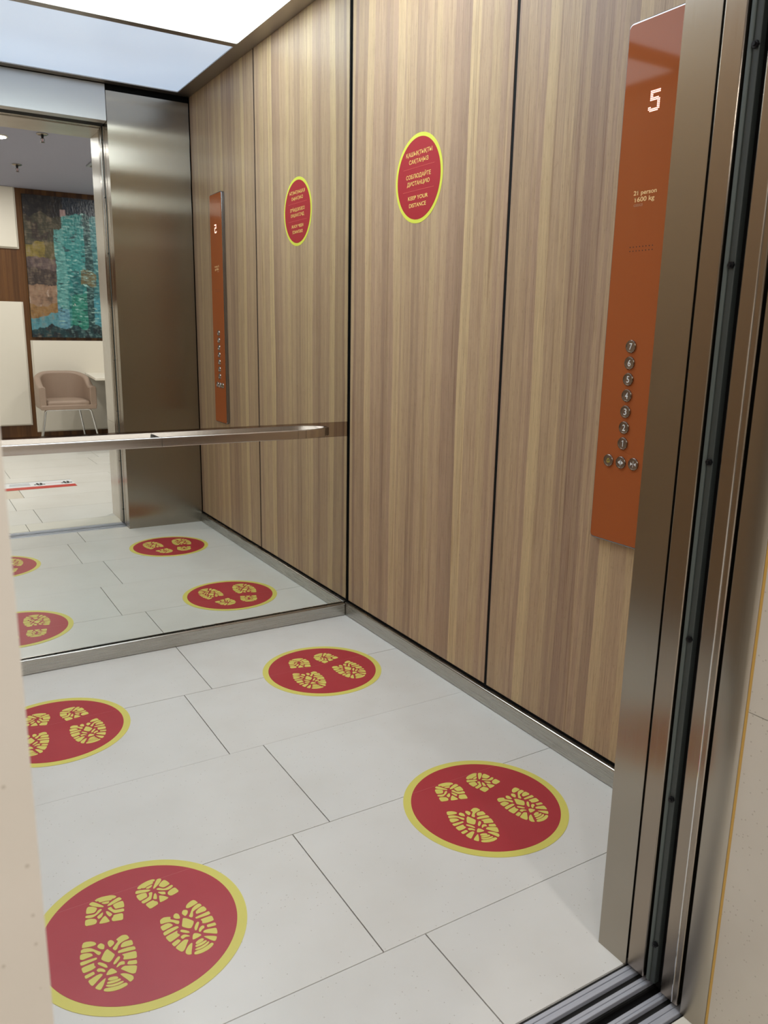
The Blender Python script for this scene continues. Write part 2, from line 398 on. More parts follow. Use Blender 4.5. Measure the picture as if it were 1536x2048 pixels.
# landing jamb frames
def jamb(name, side, label):
    x = XR if side > 0 else XL
    pts = [(x, -1.9855), (x, -2.0240), (x+.0045*side, -2.0305), (x+.14*side, -2.0305), (x+.14*side, -1.9855)]
    o = MB().prism(pts, 2, 0, ZD+.003).build(name, M_steel, None, .0012); tag(o, label, 'door frame', kind='structure')
    MB().prism([(x+.0048*side, -2.0308), (x+.0066*side, -2.0345), (x+.03*side, -2.0345), (x+.03*side, -2.0308)], 2, 0, ZD).build('silicone_bead', M_silicone, o)['label'] = 'yellowed silicone line'
    return o
jamb('trim_6', 1, 'brushed steel landing door frame beside the right stone reveal')
jamb('trim_7', -1, 'brushed steel landing door frame beside the left stone reveal')
XM = XR+.0062; XML = XL-.0
# sills
def sill(name, y0, y1, ridges, label):
    o = empty(name, (-.926, (y0+y1)/2, 0), label=label, cat='door sill')
    relmb(o, MB().box(XL-.1, XR+.1, y1, y0, -.02, -.010)).build('sill_bed', M_groove, o)
    for a, b in ridges: relmb(o, MB().box(XL-.1, XR+.1, b, a, -.0095, 0)).build('sill_rail', M_alu, o, .0008)
sill('car_door_sill', -1.866, -1.9175, [(-1.8675, -1.8752), (-1.8762, -1.8865), (-1.8998, -1.9068), (-1.9074, -1.9150)], 'ridged aluminium door sill at the edge of the lift car floor')
sill('landing_door_sill', -1.938, -1.9895, [(-1.9385, -1.9450), (-1.9456, -1.9510), (-1.9645, -1.9730), (-1.9738, -1.9860)], 'ridged aluminium door sill at the edge of the lobby floor')
o = box('trim_8', M_black, (XL-.1, XR+.1, -1.9385, -1.9170, -.2, -.016)); tag(o, 'dark running gap between the two door sills', 'gap', kind='structure')
o = box('trim_9', M_groove, (XL-.1, XR+.1, -1.8668, -1.8615, -.02, -.004)); tag(o, 'dark joint at the edge of the car floor', 'joint', kind='structure')

# lobby side wall with the lift opening, clad in beige stone
ws = MB()
zj = .58
for a, b in ((0, zj-.0006), (zj+.0006, ZD-.002)):
    ws.box(XM, 2.6, -2.0345, YN, a, b); ws.box(-4.0, XML, -2.0345, YN, a, b)
ws.box(-4.0, 2.6, -1.988, YN, ZD-.001, HZ)
wso = ws.build('wall_lobby_front', M_marble); tag(wso, 'beige polished stone wall around the lift opening', 'wall', kind='structure')
box('backing', M_grout, (XM+.002, 2.6, -2.0362, YN+.002, 0, ZD), wso); box('backing', M_grout, (-4.0, XML-.002, -2.0362, YN+.002, 0, ZD), wso)

# ------------------------------------------------------------------ lobby shell
o = box('ceiling.001', M_plaster, (-4.0, 2.6, YW-.1, -1.99, HZ, HZ+.05)); tag(o, 'plain grey lobby ceiling', 'ceiling', kind='structure')
o = box('wall_lobby_far', M_hallwood, (-4.0, 2.6, YW-.06, YW-.012, 0, HZ)); tag(o, 'brown wood veneer wall at the far side of the lobby', 'wall', kind='structure')
o = box('wall_lobby_left', M_wallpaint, (-4.05, -4.0, YW, -2.0, 0, HZ)); tag(o, 'plain light wall at the left end of the lobby', 'wall', kind='structure')
o = box('wall_lobby_right', M_wallpaint, (2.6, 2.65, YW, -2.0, 0, HZ)); tag(o, 'plain light wall at the right end of the lobby', 'wall', kind='structure')
GP = 'cream lacquered wall panels of the lobby'
def wall_panel(x0, x1, z0, z1, label):
    o = empty('wall_panel', ((x0+x1)/2, YW, z0), label=label, cat='wall panel', group=GP)
    relmb(o, MB().box(x0, x1, YW-.012, YW+.002, z0, z1)).build('back_board', M_white, o, .001)
    a, b = (x0, x1-.014) if x0 < -.6 else (x0+.014, x1)
    relmb(o, MB().box(a, b, YW+.004, YW+.026, z0+.012 if z0 > .01 else z0, min(z1+.0, HZ) - .0)).build('front_board', M_white, o, .002)
wall_panel(-2.6, -.399, .165, 1.337, 'tall cream wall panel left of the armchair')
wall_panel(-2.6, -.396, 1.818, HZ-.002, 'cream wall panel under the lobby ceiling, upper left of the painting')
wall_panel(-.361, 1.9, .093, .980, 'cream wall panel under the painting behind the armchair')

# painting
pn = empty('painting', (.31, YW-.008, 1.005), label='large abstract painting in teal, ochre and black on the brown lobby wall', cat='painting')
def painting():
    X0, X1, Z0, Z1 = -.342, .97, 1.010, 2.311
    nx, nz = 236, 236
    mb = MB(); cols = []
    rnd = random.Random(3)
    def fbm(x, z, k, o): return noise.fractal(Vector((x*k, z*k, o)), 1.0, 2.0, 4)
    def c(r, g, b): return srgb(r, g, b)
    for j in range(nz+1):
        for i in range(nx+1):
            x = X0+(X1-X0)*i/nx; z = Z1-(Z1-Z0)*j/nz
            u = (x-X0)/.66; v = (Z1-z)/(Z1-Z0)
            if u > 1: u = .42+(u-1)*.58
            wob = .035*fbm(u, v, 5, 1.3); uu = u+wob*.6; vv = v+wob
            edge = .5 if vv < .21 else .385
            if vv < .125:
                col = c(24, 20, 26) if uu < .52 else c(18, 32, 52)
                if fbm(u, v, 30, 5) > .85: col = c(110, 106, 112)
                if .49 < u < .57 and v > .085: col = c(165, 135, 135)
            elif vv > .925:
                col = c(14, 58, 66) if fbm(u, v*2, 7, 9) > -.05 else c(10, 34, 44)
            elif uu < edge:
                if vv < .33: col = c(66, 62, 48) if fbm(u, v, 6, 2) > -.25 else c(54, 42, 36)
                elif vv < .43: col = c(132, 114, 48) if uu < .27+.2*fbm(u, v, 8, 3) else c(92, 82, 50)
                elif vv < .50: col = c(94, 76, 76)
                elif vv < .62:
                    col = c(62, 48, 44)
                    if fbm(u*2, v, 22, 4) > .85: col = c(176, 166, 156)
                elif vv < .77: col = c(150, 118, 96) if fbm(u, v, 9, 6) < .35 else c(182, 158, 142)
                elif vv < .86-.06*uu: col = c(146, 108, 62)
                else: col = c(84, 146, 160)
            else:
                s = fbm(u*.7, v*6, 12, 7); t = fbm(u, v, 4, 8)
                base = c(20, 104, 108) if t < -.1 else c(38, 132, 132)
                if uu < .53: base = c(84, 152, 150) if vv < .78 else c(96, 150, 172)
                if .80 < uu < .90: base = c(12, 62, 66)
                if uu >= .90: base = c(52, 118, 124) if vv < .72 else c(70, 148, 164)
                if .72 < uu < .93 and .50 < vv < .61: base = c(104, 92, 58)
                if .57 < uu < .80 and vv > .68: base = c(28, 130, 112)
                col = base
                if s > .52: col = c(156, 196, 190)
                elif s < -.50: col = c(10, 62, 72)
                if fbm(u, v, 14, 11) > .85: col = c(206, 208, 204)
            st_ = fbm(u*3, v*14, 5, 21) if uu > edge and .125 < vv < .925 else fbm(u, v, 16, 22)
            g_ = .42*st_+.25*fbm(u*.6, v*8, 16, 23)
            if g_ > 0: hi = c(150, 190, 186) if uu > edge and vv > .125 else c(150, 132, 112)
            else: hi = c(6, 34, 40) if uu > edge else c(30, 24, 24)
            g_ = min(.75, abs(g_)*(1.5 if vv > .125 else .35)); col = tuple(col[q]*(1-g_)+hi[q]*g_ for q in range(3))
            k = .8+.12*fbm(u, v, 40, 12)
            cols.append((col[0]*k, col[1]*k, col[2]*k, 1)); mb.v.append((x-pn.location.x, .034+.0015*fbm(u, v, 40, 12), z-pn.location.z))
    for j in range(nz):
        for i in range(nx):
            a = j*(nx+1)+i; mb.f.append((a, a+nx+1, a+nx+2, a+1))
    mb.raw = True
    m = mat('oil_paint', (.5,.5,.5), .38); a = N(m, 'ShaderNodeAttribute', attribute_name='paint'); L(m, a.outputs['Color'], bsdf(m).inputs['Base Color'])
    o = mb.build('canvas', m, pn)
    at = o.data.color_attributes.new('paint', 'FLOAT_COLOR', 'POINT')
    for i, q in enumerate(cols): at.data[i].color = q
    MB().box(X0-pn.location.x, X1-pn.location.x, 0, .0315, Z0-pn.location.z, Z1-pn.location.z).build('stretcher', M_black, pn)
painting()

# armchair
M_seam = M_leather
def armchair(loc, rz):
    root = empty('armchair', loc, rz, 'taupe leather tub armchair on chrome legs by the cream lobby wall', 'armchair')
    # front faces local -y ; width .50, depth .48
    HW, r, t = .248, .20, .058
    def outline(hw, rr, front, back):
        pts = [(-hw, front)]
        for q in range(13): a = PI + (-PI/2)*q/12; pts.append((-hw+rr+rr*math.cos(a), back-rr+rr*math.sin(a)))
        for q in range(13): a = PI/2 - (PI/2)*q/12; pts.append((hw-rr+rr*math.cos(a), back-rr+rr*math.sin(a)))
        pts.append((hw, front)); return pts
    out = outline(HW, .19, -.24, .23); inn = outline(HW-t, .145, -.24, .23-t)
    def dense(pts, n=8):
        a, b = pts[0], pts[1]; c, d = pts[-2], pts[-1]
        return [(a[0], a[1]+(b[1]-a[1])*k/n) for k in range(n)] + pts[1:-1] + [(d[0], c[1]+(d[1]-c[1])*k/n) for k in range(1, n+1)]
    out, inn = dense(out), dense(inn)
    def top(y, s=0):
        k = max(0, min(1, (y+.16)/.26)); k = k*k*(3-2*k); j = max(0, min(1, (y-.04)/.19)); return .585+.078*k+.045*j*j*(3-2*j)
    zb = .375
    mb = MB(); K = len(out); rings = []
    for i in range(K):
        (ox, oy), (ix, iy) = out[i], inn[i]; tz = top((oy+iy)/2)
        f = 1 if 0 < i < K-1 else .0
        prof = [(ox*.97, oy*.98, zb), (ox, oy, zb+.03), (ox*1.0, oy, tz-.03), (ox*.985+ix*.015, oy*.985+iy*.015, tz-.012), (ox*.7+ix*.3, oy*.7+iy*.3, tz-.001), (ox*.3+ix*.7, oy*.3+iy*.7, tz-.001), (ix, iy, tz-.014), (ix, iy, tz-.04), (ix, iy, zb+.01), (ix, iy, zb)]
        rings.append(len(mb.v)); mb.v += prof
    m_ = 10
    for i in range(K-1):
        for k in range(m_):
            l = (k+1) % m_; mb.f.append((rings[i]+k, rings[i+1]+k, rings[i+1]+l, rings[i]+l))
    mb.f.append(tuple(rings[0]+k for k in range(m_))); mb.f.append(tuple(rings[-1]+k for k in range(m_))[::-1])
    sh = mb.build('shell', M_leather, root, .008, True)
    seat = [(-HW+t+.002, -.235)]+[(x*.99, y) for x, y in inn[6:-6]]+[(HW-t-.002, -.235)]
    mb = MB().prism(seat, 2, zb+.002, .452); s = mb.build('seat_cushion', M_leather, root, .022, True, 4)
    MB().box(-HW+.006, HW-.006, -.242, -.225, zb-.004, .415).build('front_rail', M_leather, root, .010)
    MB().box(-.17, .17, -.16, .16, zb-.012, zb+.004).build('underframe', M_dark, root)
    for yy, sp, wx, tw in ((-.17, -.03, -.268, -.205), (.12, .03, -.205, -.150)):
        pts = []
        L0 = Vector((wx, yy+sp, .004)); L1 = Vector((tw, yy, .340)); L2 = Vector((tw+.04, yy, .366))
        path = [L0, L0.lerp(L1, .5), L1, Vector((tw+.008, yy, .356)), Vector((tw+.02, yy, .364)), L2, Vector((0, yy, .366))]
        path = path+[Vector((-p.x, p.y, p.z)) for p in path[:-1][::-1]]
        MB().tube(path, .0085, 12).build('leg_frame', M_chrome, root, smooth=True)
        for sx in (-1, 1): MB().lathe([(0, 0), (.012, 0), (.012, .008), (0, .008)], (sx*wx, yy+sp, 0), 2, 16).build('foot_glide', M_dark, root)
    return root
armchair((-.168, -5.28, 0), PI)

# wall mounted desk
dk = empty('desk', (.6, -5.28, 0), label='thin cream desk with a cut corner beside the armchair', cat='desk')
relmb(dk, MB().prism([(.118, -5.722), (.029, -4.80), (1.3, -4.80), (1.3, -5.722)], 2, .648, .670)).build('desk_top', M_white, dk, .002)
for x in (.36, 1.22): relmb(dk, MB().box(x, x+.03, -5.70, -4.95, 0, .648)).build('leg', M_dark if x < .5 else M_white, dk, .002)

# sprinklers, downlights, vent on the lobby ceiling
def sprinkler(loc, label):
    o = empty('sprinkler', loc, 0, label, 'sprinkler', 'ceiling sprinklers of the lobby')
    MB().lathe([(0, 0), (.034, 0), (.038, -.003), (.030, -.008), (0, -.008)], (0,0,0), 2, 24).build('rosette', M_steel, o, smooth=True)
    MB().lathe([(0, -.008), (.009, -.008), (.009, -.022), (.005, -.03), (0, -.03)], (0,0,0), 2, 12).build('body', M_dark, o)
    f = MB(); 
    for s in (-1, 1): f.tube([(0, 0, -.026), (s*.012, 0, -.032), (s*.011, 0, -.044), (0, 0, -.052)], .002, 6)
    f.build('yoke', M_steel, o); MB().lathe([(0, -.052), (.014, -.053), (.014, -.0545), (0, -.0545)], (0,0,0), 2, 12).build('deflector', M_steel, o)
    MB().lathe([(0, -.030), (.002, -.031), (.002, -.049), (0, -.050)], (0,0,0), 2, 8).build('bulb', M_red_tape, o)
sprinkler((-.50, -3.35, HZ), 'small pendent sprinkler nearer the lift on the lobby ceiling')
sprinkler((-.51, -4.57, HZ), 'small pendent sprinkler nearer the painting on the lobby ceiling')
def downlight_proto(loc):
    o = empty('downlight', loc, 0)
    MB().lathe([(.058, .006), (.058, -.004), (.050, -.006), (.046, .004), (.046, .006)], (0,0,0), 2, 32, 1, False).build('trim_ring', M_white, o, smooth=True)
    MB().lathe([(0, -.001), (.046, -.001), (.046, .001), (0, .001)], (0,0,0), 2, 32).build('lens', M_lamp, o)
    ld = bpy.data.lights.new('lamp', 'AREA'); ld.shape = 'DISK'; ld.size = .09; ld.energy = DOWNLIGHT_W; ld.color = (1, .965, .93)
    lo = bpy.data.objects.new('lamp', ld); C.objects.link(lo); lo.parent = o; lo.location = (0, 0, -.008)
    return o
spots = [(-.74, -3.58, 'small round downlight on the lobby ceiling beside the nearer sprinkler'),  # visible lamp; several unseen ones below are added to light the lobby
         (-1.9, -3.58, 'round lobby downlight outside the view, left'), (.8, -3.4, 'round lobby downlight outside the view, right of the lift'),
         (-.74, -4.95, 'round lobby downlight in front of the tall cream wall panel'), (.55, -5.0, 'round lobby downlight above the desk'),
         (-2.5, -2.95, 'unseen round downlight left of the lift opening, added to light the stone'), (.5, -2.75, 'unseen round downlight added beside the right stone wall'),  # unseen lamps, added and positioned to balance the light on the stone
         (-2.2, -5.0, 'unseen round lobby downlight added at the far left')]
for x, y, lab in spots:
    o = downlight_proto((x, y, HZ-.002)); tag(o, lab, 'downlight', 'round downlights of the lobby ceiling')
v = empty('ceiling_vent', (.12, -4.12, HZ), label='square grey vent on the lobby ceiling above the desk', cat='vent')
MB().box(-.165, .165, -.15, .15, -.012, 0).build('vent_frame', mat('vent_grey', srgb(150,154,160), .5), v, .002)
sl = MB()
for k in range(9): sl.box(-.145, .145, -.128+k*.031, -.118+k*.031, -.016, -.0125)
sl.build('slats', M_frame, v)

# ------------------------------------------------------------------ handrail
hr = empty('handrail', (-.925, -.035, .738), label='flat brushed steel handrail with bent back ends across the mirror', cat='handrail')
def rail_path():
    d = -.064
    pts = [(-.213, d)]
    for k in range(1, 8): 
        t = k/8; pts.append((-.213+.095*t, d+.034*t*t))
    pts += [(-.098, -.014), (-.096, -.002)]
    return pts
def bar(path, z0, z1, th=.012):
    """vertical flat bar swept along a plan path, rounded long edges"""
    mb = MB(); prof = []
    # flat front face with eased edges, sloping back
    for cx, cz, a0, a1, r_ in ((.002, z1-.004, 0, 90, .004), (-.003, z1-.004, 90, 130, .004), (-.020, z0+.003, 130, 270, .003), (.003, z0+.003, 270, 360, .003)):
        for q in range(5): a = math.radians(a0+q*(a1-a0)/4); prof.append((cx+r_*math.cos(a), cz+r_*math.sin(a)))
    P_ = [Vector((x, y, 0)) for x, y in path]; k = len(prof)
    for i, p in enumerate(P_):
        t = (P_[min(i+1, len(P_)-1)]-P_[max(i-1, 0)]).normalized(); n = Vector((t.y, -t.x, 0))
        for a, z in prof: q = p+n*a; mb.v.append((q.x, q.y, z))
    for i in range(len(P_)-1):
        for j in range(k):
            l = (j+1) % k; mb.f.append((i*k+j, i*k+l, (i+1)*k+l, (i+1)*k+j))
    mb.f.append(tuple(range(k))[::-1]); mb.f.append(tuple((len(P_)-1)*k+j for j in range(k)))
    return mb
Z0, Z1 = .7365, .7690
relmb(hr, bar([(-1.60, -.064), (-1.2, -.064), (-.7415, -.064)], Z0, Z1)).build('rail_bar', M_rail, hr, smooth=True)
relmb(hr, bar([(-.7405, -.064), (-.4, -.064), (-.2455, -.064)], Z0, Z1)).build('rail_bar', M_rail, hr, smooth=True)
relmb(hr, bar([(-.2447, -.064), (-.2138, -.064)], Z0, Z1)).build('joint_sleeve', M_rail, hr, smooth=True)
e_ = relmb(hr, bar(rail_path(), Z0, Z1)).build('bent_end', M_rail, hr, smooth=True)
relmb(hr, bar([(-1.85-x, y) for x, y in rail_path()][::-1], Z0, Z1)).build('bent_end', M_rail, hr, smooth=True)
for x in (-.741,): relmb(hr, MB().box(x-.004, x+.004, -.056, .001, Z0+.006, Z1-.004)).build('bracket', M_dark, hr, .001)

# ------------------------------------------------------------------ control panel
cp = empty('control_panel', (0, -1.388, .6325), label='tall orange glass control panel with lit floor number on the oak wall', cat='control panel')
PX = -.0182; PY0, PY1, PZ0, PZ1 = -1.4749, -1.3015, .6325, 1.7887
def rrect(a0, a1, b0, b1, r, n=6):
    pts = []
    for ca, cb, s in ((a1-r, b1-r, 0), (a0+r, b1-r, 90), (a0+r, b0+r, 180), (a1-r, b0+r, 270)):
        for q in range(n+1): a = math.radians(s+q*90/n); pts.append((ca+r*math.cos(a), cb+r*math.sin(a)))
    return pts
relmb(cp, MB().prism(rrect(PY0, PY1, PZ0, PZ1, .012), 0, 0, PX+.0015)).build('housing', M_edge, cp, .0022)['label'] = 'chrome edge frame'
gl = relmb(cp, MB().prism(rrect(PY0+.0032, PY1-.0032, PZ0+.0038, PZ1-.0045, .009), 0, PX+.003, PX)).build('glass_face', M_glassy, cp, .0006)
def wp(px): return lambda x, y, h: (px-h, -x, y)     # sign plane: x runs towards the door (-y), y is up
def child(mb, name, m, parent, root, **k): return relmb(root, mb).build(name, m, parent, **k)
t = MB(); t.raw = True
text_geo(t, '21 person', (1.3545, 1.4185, 1.4300, 1.4395, (0, .73)), wp(PX), .022)
text_geo(t, '1600 kg', (1.3595, 1.4140, 1.4155, 1.4255, (0, .73)), wp(PX), .022)
for fx, fz in ((1.3672, 1.4395), (1.3618, 1.4255)): t.poly([wp(PX)(fx, fz, .0004), wp(PX)(fx-.0042, fz-.0022, .0004), wp(PX)(fx-.0042, fz-.0036, .0004), wp(PX)(fx, fz-.0024, .0004)])
child(t, 'load_lettering', M_printpanel, gl, cp)
t = MB(); t.raw = True
text_geo(t, '42800428', (1.3565, 1.3825, 1.4055, 1.4115), wp(PX), .0)
child(t, 'small_lettering', M_printdim, gl, cp)
five = ["..XXXXXX", "..XXXXXX", "..XX....", "..XX....", ".XXXXX..", ".XXXXXX.", ".....XXX", "......XX", "......XX", "XX....XX", ".XXXXXX.", "..XXXX.."]
five = [".XXXXXXX", ".XXXXXXX", ".XX.....", ".XX.....", ".XXXXXX.", ".XXXXXXX", "......XX", "......XX", "......XX", "XX....XX", "XXXXXXXX", ".XXXXXX."]
t = MB()
for j, row in enumerate(five):
    for i, ch in enumerate(row):
        if ch == 'X': t.lathe([(0, .0006), (.0014, .0006), (.0014, 0), (0, 0)], (PX, -(1.3765+i*.0039), 1.6375-j*.0036), 0, 8, -1)
fd = child(t, 'floor_display', M_led, gl, cp); fd['label'] = 'lit floor number 5'
t = MB()
for j in range(2):
    for i in range(8): t.lathe([(0, .0003), (.0013, .0003), (.0013, 0), (0, 0)], (PX, -(1.3570+i*.0090), 1.3198-j*.0088), 0, 8, -1)
child(t, 'speaker_holes', M_hole, gl, cp)
def button(y, z, glyph, m, label):
    b = MB().lathe([(.0146, 0), (.0146, .0022), (.0136, .0032), (.0118, .0034), (.0112, .0022), (0, .0016)], (PX, y, z), 0, 32, -1)
    o = child(b, 'button', M_button, cp, cp, smooth=True); o['label'] = label
    r_ = MB().lathe([(.0148, 0), (.0148, .0024), (.0138, .0036), (.0128, .0036), (.0128, .0028)], (PX, y, z), 0, 32, -1, False)
    child(r_, 'button_rim', M_rim, o, cp, smooth=True)
    g = MB(); g.raw = True; pl = wp(PX-.0019)
    if glyph == 'bell':
        pr = [(-.0056,-.0040), (-.0044,-.0026), (-.0038,.0012), (-.0022,.0040), (0,.0054), (.0022,.0040), (.0038,.0012), (.0044,-.0026), (.0056,-.0040)]
        inn = [(-.0034,-.0028), (-.0026,.0008), (-.0014,.0028), (0,.0036), (.0014,.0028), (.0026,.0008), (.0034,-.0028)]
        out = pr; 
        # outline bell drawn as strips
        pin = [(-.0040,-.0030), (-.0033,-.0022), (-.0028,.0010), (-.0015,.0030), (0,.0040), (.0015,.0030), (.0028,.0010), (.0033,-.0022), (.0040,-.0030)]
        for i in range(len(pr)-1): g.poly([pl(-y+a[0], z+a[1], .0004) for a in (pr[i], pr[i+1], pin[i+1], pin[i])])
        g.poly([pl(-y+a, z+b_, .0004) for a, b_ in ((-.0056,-.0040), (.0056,-.0040), (.0040,-.0030), (-.0040,-.0030))])
        g.poly([pl(-y+a, z+b_, .0004) for a, b_ in ((-.0014,-.0044), (0,-.0062), (.0014,-.0044))])
    elif glyph in ('open', 'close'):
        g.poly([pl(-y+a, z+b_, .0004) for a, b_ in ((-.0005,-.0075), (.0005,-.0075), (.0005,.0075), (-.0005,.0075))])
        for s in (-1, 1):
            tri = [(.0018, -.0048), (.0018, .0048), (.0085, 0)] if glyph == 'open' else [(.0080, -.0042), (.0080, .0042), (.0018, 0)]
            g.poly([pl(-y+s*a, z+b_, .0004) for a, b_ in tri])
    else:
        wd = .0042
        if glyph == '1': g.poly([pl(-y+a, z+b_, .0004) for a, b_ in ((.0004,-.0075), (.0022,-.0075), (.0022,.0075), (.0006,.0075), (-.0028,.0052), (-.0028,.0036), (.0004,.0052))])
        else: text_geo(g, glyph, (-y-wd, -y+wd, z-.0075, z+.0075), pl, .008)
    child(g, 'numeral' if len(glyph) == 1 else 'symbol', m, o, cp)
for k in range(7): button(-1.385, .8772+k*.0373, str(k+1), M_numeral, 'round metal button marked %d' % (k+1))
button(-1.3455, .8315, 'bell', M_bell, 'round metal alarm button with a yellow bell')
button(-1.384, .8315, 'open', M_numeral, 'round metal door open button')
button(-1.422, .8330, 'close', M_numeral, 'round metal door close button')

# ------------------------------------------------------------------ wall sticker
SY, SZ, SR = -.4489, 1.5974, .1338
st = empty('wall_sticker', (0, SY, SZ), label='round red and yellow keep your distance sticker on the oak wall', cat='sticker')
relmb(st, MB().lathe([(SR, 0), (SR, .0006), (0, .0006)], (0, SY, SZ), 0, 96, -1)).build('yellow_border', M_yellow2, st)
relmb(st, MB().lathe([(.1222, 0), (.1222, .0010), (0, .0010)], (0, SY, SZ), 0, 96, -1)).build('red_field', M_red_wall, st)
B = .009
for bi, (s_, x0, x1, z0, z1, yr) in enumerate([('\u049A\u0410\u0428\u042B\u049A\u0422\u042B\u049A\u0422\u042B', .3765, .5230, 1.6672, 1.6800, (0, .73)), ('\u0421\u0410\u049A\u0422\u0410\u04A2\u042B\u0417', .3945, .5035, 1.6445, 1.6570, (0, .73)),
        ('\u0421\u041E\u0411\u041B\u042E\u0414\u0410\u0419\u0422\u0415', .3790, .5190, 1.6005, 1.6130, (0, .73)), ('\u0414\u0418\u0421\u0422\u0410\u041D\u0426\u0418\u042E', .3850, .5130, 1.5790, 1.5915, (0, .73)),
        ('KEEP YOUR', .3930, .5060, 1.5365, 1.5485, (0, .73)), ('DISTANCE', .4000, .4965, 1.5140, 1.5262, (0, .73))]):
    if bi % 2 == 0: t = MB(); t.raw = True
    text_geo(t, s_, (x0, x1, z0, z1, yr), wp(-.001), B)
    if bi % 2: relmb(st, t).build('lettering', M_print, st)
for z in (1.6315, 1.5630): relmb(st, MB().box(-.0014, -.001, -.537, -.361, z-.0005, z+.0005)).build('divider_line', M_thin, st)

# ------------------------------------------------------------------ floor stickers with boot prints
FA = [[-1080,19,-1056,104,-1024,144,-968,138,-900,109,-845,60,-822,2,-854,-28,-926,-22,-1003,-3],[-1119,-98,-1104,-28,-1061,-9,-985,-33,-928,-70,-883,-130,-839,-193,-789,-254,-823,-309,-854,-302,-884,-237,-907,-169,-958,-144,-1042,-121],[-1162,-244,-1141,-141,-1099,-128,-1031,-146,-966,-185,-942,-222,-940,-267,-992,-274,-1064,-276,-1120,-281],[-1178,-402,-1177,-327,-1151,-320,-1073,-326,-987,-332,-886,-342,-890,-389,-961,-397,-1041,-405,-1122,-414],[-1171,-603,-1179,-531,-1178,-472,-1130,-457,-1043,-453,-952,-451,-968,-514,-944,-570,-1017,-600,-1096,-608],[-1162,-757,-1167,-675,-1108,-666,-1012,-651,-997,-677,-997,-724,-1068,-741],[-1089,-979,-1118,-915,-1134,-820,-1064,-796,-981,-769,-917,-762,-883,-784,-881,-814,-928,-852,-1003,-913],[-983,-1134,-1025,-1098,-1061,-1038,-1002,-987,-922,-936,-845,-900,-874,-964,-926,-1060],[-830,-86,-800,-43,-756,-26,-728,-52,-699,-108,-722,-185,-741,-208,-800,-159],[-625,-219,-641,-161,-643,-82,-610,-36,-569,-40,-537,-84,-528,-135,-559,-182],[-486,-77,-428,-42,-364,-19,-308,-35,-275,-71,-259,-153,-282,-172,-360,-180,-432,-204,-483,-246,-514,-311,-554,-342,-580,-311,-592,-266,-543,-218,-463,-140,-469,-111],[-681,-234,-666,-255,-627,-341,-585,-437,-620,-489,-674,-550,-719,-573,-759,-538,-803,-482,-829,-424,-794,-364,-734,-273],[-456,-325,-435,-254,-392,-213,-324,-207,-228,-227,-236,-362,-318,-354],[-533,-435,-517,-379,-430,-372,-324,-382,-239,-405,-221,-435,-226,-496,-261,-495,-347,-477,-449,-456],[-490,-634,-449,-557,-483,-495,-404,-507,-301,-523,-224,-545,-257,-717,-342,-692,-417,-665],[-451,-780,-413,-713,-338,-740,-271,-764,-291,-861,-376,-828],[-578,-833,-534,-801,-497,-795,-417,-832,-299,-894,-330,-985,-368,-1058,-414,-1047,-458,-1000,-517,-913],[-499,-1209,-529,-1129,-577,-1031,-614,-939,-558,-952,-497,-997,-441,-1063,-418,-1112,-427,-1165,-458,-1193],[-661,-673,-657,-627,-603,-560,-548,-512,-519,-528,-520,-565,-559,-611,-618,-662],[-634,-764,-622,-732,-573,-675,-529,-658,-474,-681,-473,-721,-489,-761,-555,-735,-600,-757],[-913,-504,-881,-476,-828,-523,-779,-593,-766,-643,-768,-684,-797,-676,-846,-609],[-957,-653,-927,-622,-890,-632,-843,-671,-817,-727,-820,-755,-846,-760,-892,-714,-937,-706],[-830,-850,-809,-804,-767,-756,-718,-731,-683,-769,-656,-827,-643,-875,-684,-881,-761,-872],[-829,-976,-815,-940,-773,-929,-707,-947,-666,-974,-654,-1004,-670,-1030,-724,-1025,-791,-1009],[-862,-1049,-842,-1011,-779,-1025,-688,-1037,-637,-1037,-623,-1069,-637,-1089,-717,-1095,-792,-1083],[-890,-1092,-873,-1067,-796,-1103,-706,-1118,-635,-1114,-591,-1127,-602,-1156,-672,-1172,-770,-1161,-849,-1133],[-943,-1162,-910,-1131,-810,-1166,-698,-1186,-611,-1179,-559,-1190,-543,-1236,-576,-1262,-682,-1280,-794,-1266,-879,-1233,-931,-1195]]
HA = [[-613,1197,-566,1228,-474,1235,-353,1213,-275,1181,-227,1145,-210,1102,-243,1073,-280,1068,-297,1086,-301,1065,-348,1044,-411,1075,-491,1086,-532,1088,-556,1123,-541,1144,-568,1147,-595,1151],[-510,1062,-482,1063,-429,1056,-360,1034,-379,998,-410,981,-468,1002,-502,1034],[-732,1142,-701,1171,-658,1178,-613,1132,-560,1055,-502,970,-490,929,-512,922,-596,978,-678,1048,-721,1102],[-437,915,-401,958,-330,999,-252,1036,-184,1057,-153,1039,-131,975,-165,957,-262,931,-372,901],[-835,894,-820,975,-793,1050,-760,1078,-686,1038,-619,968,-623,930,-667,865,-703,852,-768,866],[-870,792,-858,834,-827,839,-764,819,-699,805,-662,822,-617,876,-586,897,-546,892,-543,862,-580,826,-637,780,-697,748,-740,733,-811,746],[-919,563,-887,724,-835,727,-766,704,-708,665,-689,610,-702,563,-735,528,-800,533],[-651,630,-661,665,-669,707,-617,746,-537,788,-549,730,-587,662],[-671,500,-644,551,-590,619,-527,669,-509,617,-488,528,-476,460,-543,461,-620,477],[-451,589,-472,635,-490,707,-487,778,-456,769,-422,707,-391,638,-416,608],[-444,833,-416,857,-368,858,-360,802,-344,748,-277,711,-158,692,-172,605,-251,615,-354,645,-382,701],[-329,894,-265,915,-137,924,-124,875,-131,786,-150,722,-229,739,-311,757,-322,815],[-421,434,-438,466,-435,519,-393,561,-377,602,-298,591,-204,565,-240,402,-270,386,-346,408]]
